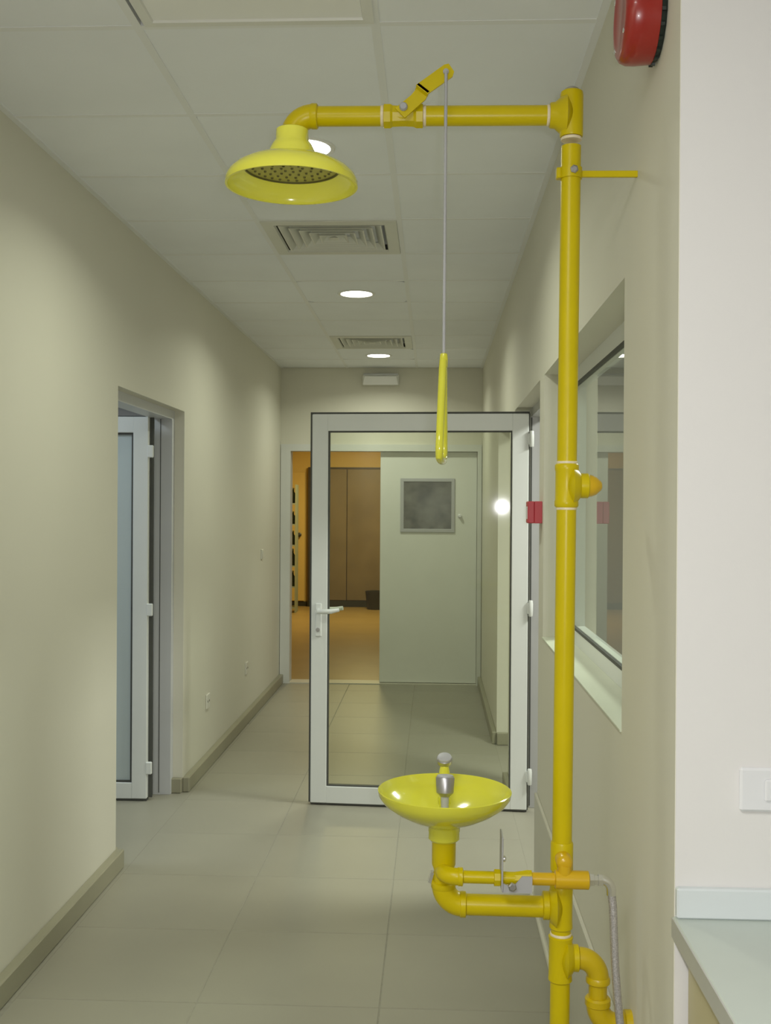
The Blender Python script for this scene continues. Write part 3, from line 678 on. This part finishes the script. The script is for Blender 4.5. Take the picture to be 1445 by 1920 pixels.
# ================================================================== LAB CORNER
CT = 0.824
YW = YC - 0.001
wt = tag(empty('worktop', (XR, YW, CT)), 'pale grey laminate worktop with upstand against the off-white lab wall', 'worktop')
child(MB().bbox(XR-0.002, 2.35, 1.20, YW, CT-0.036, CT, 0.002).build('slab', 'counter'), wt)
child(MB().box(XR-0.0045, XR-0.002, 1.20, YW, CT-0.035, CT-0.002).build('edge_band', 'counteredge'), wt)
child(MB().bbox(XR+0.001, 2.35, YW-0.016, YW, CT+0.0005, CT+0.052, 0.003).build('upstand', 'splash'), wt)
bc = tag(empty('base_cabinet', (XR+0.02, YW, 0)), 'beige base cabinet under the worktop by the wall corner', 'cabinet')
child(MB().box(XR+0.020, XR+0.038, 1.24, YW-0.02, 0.0, CT-0.036).build('side_panel', 'cabinet'), bc)
child(MB().box(XR+0.038, 2.30, 1.262, YW-0.02, 0.10, CT-0.037).build('carcass', 'cabinet'), bc)
child(MB().box(XR+0.038, 2.30, 1.31, 1.33, 0.0, 0.10).build('plinth', 'counteredge'), bc)
for k in range(3):
    x0 = XR+0.040+k*0.615
    dr = child(MB().bbox(x0, x0+0.610, 1.242, 1.261, 0.105, CT-0.042, 0.002).build('door', 'cabinet'), bc)
    MB().tube([(x0+0.56, 1.242, 0.62), (x0+0.56, 1.215, 0.62), (x0+0.56, 1.215, 0.74), (x0+0.56, 1.242, 0.74)], 0.005, 8).build('handle', 'steel', dr, True)

sw = tag(empty('light_switch', (0.563, YW, 1.0435)), 'white rocker light switch on the off-white wall above the worktop', 'switch')
MB().bbox(-0.044, 0.076, -0.011, 0.0, -0.037, 0.037, 0.004).build('face_plate', 'whiteplastic', sw)
for x0 in (-0.004, 0.030): MB().bbox(x0, x0+0.031, -0.015, -0.010, -0.019, 0.019, 0.003).build('rocker', 'whiteplastic', sw)

# ================================================================== FAR ROOM SEEN THROUGH THE DOORWAY
YB = 16.4
struct(MB().box(-2.7, 1.6, YF+0.15, YB+0.1, -0.1, -0.002).build('floor_far_room', 'woodfloor'), 'brown floor of the room beyond the corridor', 'floor')
struct(MB().box(-2.7, 1.6, YF+0.15, YB+0.1, H, H+0.1).build('ceiling_far_room', 'ceil'), 'ceiling of the room beyond the corridor', 'ceiling')
struct(MB().box(-2.7, 1.6, YB, YB+0.12, -0.05, H+0.05).build('wall_far_room', 'orangewall'), 'orange back wall of the room beyond the corridor', 'wall')
m = MB().box(-2.82, -2.7, YF+0.15, YB, -0.05, H+0.05).box(1.6, 1.72, YF+0.15, YB, -0.05, H+0.05)
struct(m.build('wall_far_room_sides', 'orangewall'), 'orange side walls of the room beyond the corridor', 'wall')
struct(MB().box(-2.7, XL+0.001, YF+0.145, YF+0.15, -0.05, H+0.05).box(XR, 1.6, YF+0.205, YF+0.21, -0.05, H+0.05).build('wall_far_room_front', 'orangewall'), 'orange front wall of the room beyond the corridor', 'wall')
sb = struct(empty('baseboard_far_room', (-2.0, YB, 0)), 'black skirting of the orange room', 'skirting')
child(MB().box(-2.7, -1.93, YB-0.02, YB, 0, 0.07).build('skirting_board', 'blackish'), sb)
d4 = struct(empty('door_4', (-2.0, YB, 0)), 'orange flush door with a dark knob on the back wall of the far room', 'door')
lf4 = child(MB().bbox(-2.62, -1.985, YB-0.04, YB-0.021, 0.08, 2.06, 0.004).build('leaf', 'orangewall'), d4)
MB().lathe((-2.062, YB-0.04, 1.10), (0, -1, 0), [(0, 0.02), (0.02, 0.02), (0.035, 0.034), (0.055, 0.034), (0.065, 0.02)], 16).build('knob', 'blackish', lf4, True)
pc = tag(empty('wooden_cupboard', (-1.0, YB, 0)), 'large brown panelled cupboard in the orange room beyond the doorway', 'cupboard')
child(MB().box(-1.93, 1.0, YB-0.08, YB-0.001, 0.0, 2.14).build('carcass', 'darkbrown'), pc)
for k in range(5):
    x0 = -1.885 + k*0.56
    child(MB().bbox(x0, x0+0.552, YB-0.105, YB-0.08, 0.10, 2.11, 0.006).build('door_panel', 'brownpanel'), pc)
child(MB().box(-1.93, 1.0, YB-0.098, YB-0.08, 0.0, 0.095).build('plinth', 'blackish'), pc)
wb = tag(empty('waste_bin', (-0.86, YB-0.40, 0)), 'small black bin on the brown floor of the far room', 'bin')
MB().lathe((0, 0, 0), (0, 0, 1), [(0, 0.13), (0.26, 0.16), (0.27, 0.165), (0.27, 0.15), (0.02, 0.12)], 24).build('bucket', 'blackish', wb, True)
su = tag(empty('shelf_unit', (-2.3, 15.6, 0)), 'narrow greenish shelf unit with bottles at the left of the far room', 'shelf unit')
sx0, sx1, sy0, sy1 = -2.45, -1.985, 15.3, 15.6
c = MB()
child(MB().box(sx0, sx0+0.02, sy0, sy1, 0, 1.85).build('side_panel', 'shelf'), su); child(MB().box(sx1-0.012, sx1, sy0, sy1, 0, 1.85).build('side_panel', 'shelf'), su)
for k in range(6):
    z = 0.06 + k*0.30
    child(MB().box(sx0+0.02, sx1-0.012, sy0, sy1, z, z+0.02).build('shelf_board', 'shelf'), su)

for k, (z, h, r) in enumerate(((0.38, 0.22, 0.035), (0.68, 0.24, 0.03), (0.98, 0.20, 0.036), (1.28, 0.18, 0.034), (1.58, 0.22, 0.035))):
    lab = ['lowest', 'second from the bottom', 'middle', 'second from the top', 'topmost'][k]
    bt = tag(empty('bottle', (-2.035, 15.38, z+0.001)), 'dark bottle on the far shelf unit, %s of five' % lab, 'bottle', 'bottles on the far shelf unit')
    MB().lathe((0, 0, 0), (0, 0, 1), [(0, r*0.95), (0.005, r), (h*0.6, r), (h*0.75, r*0.4), (h*0.9, r*0.36)], 14).build('body', 'bottle', bt, True)
    MB().lathe((0, 0, h*0.9), (0, 0, 1), [(0, r*0.42), (h*0.1, r*0.42)], 12).build('cap', 'shelf', bt, True)
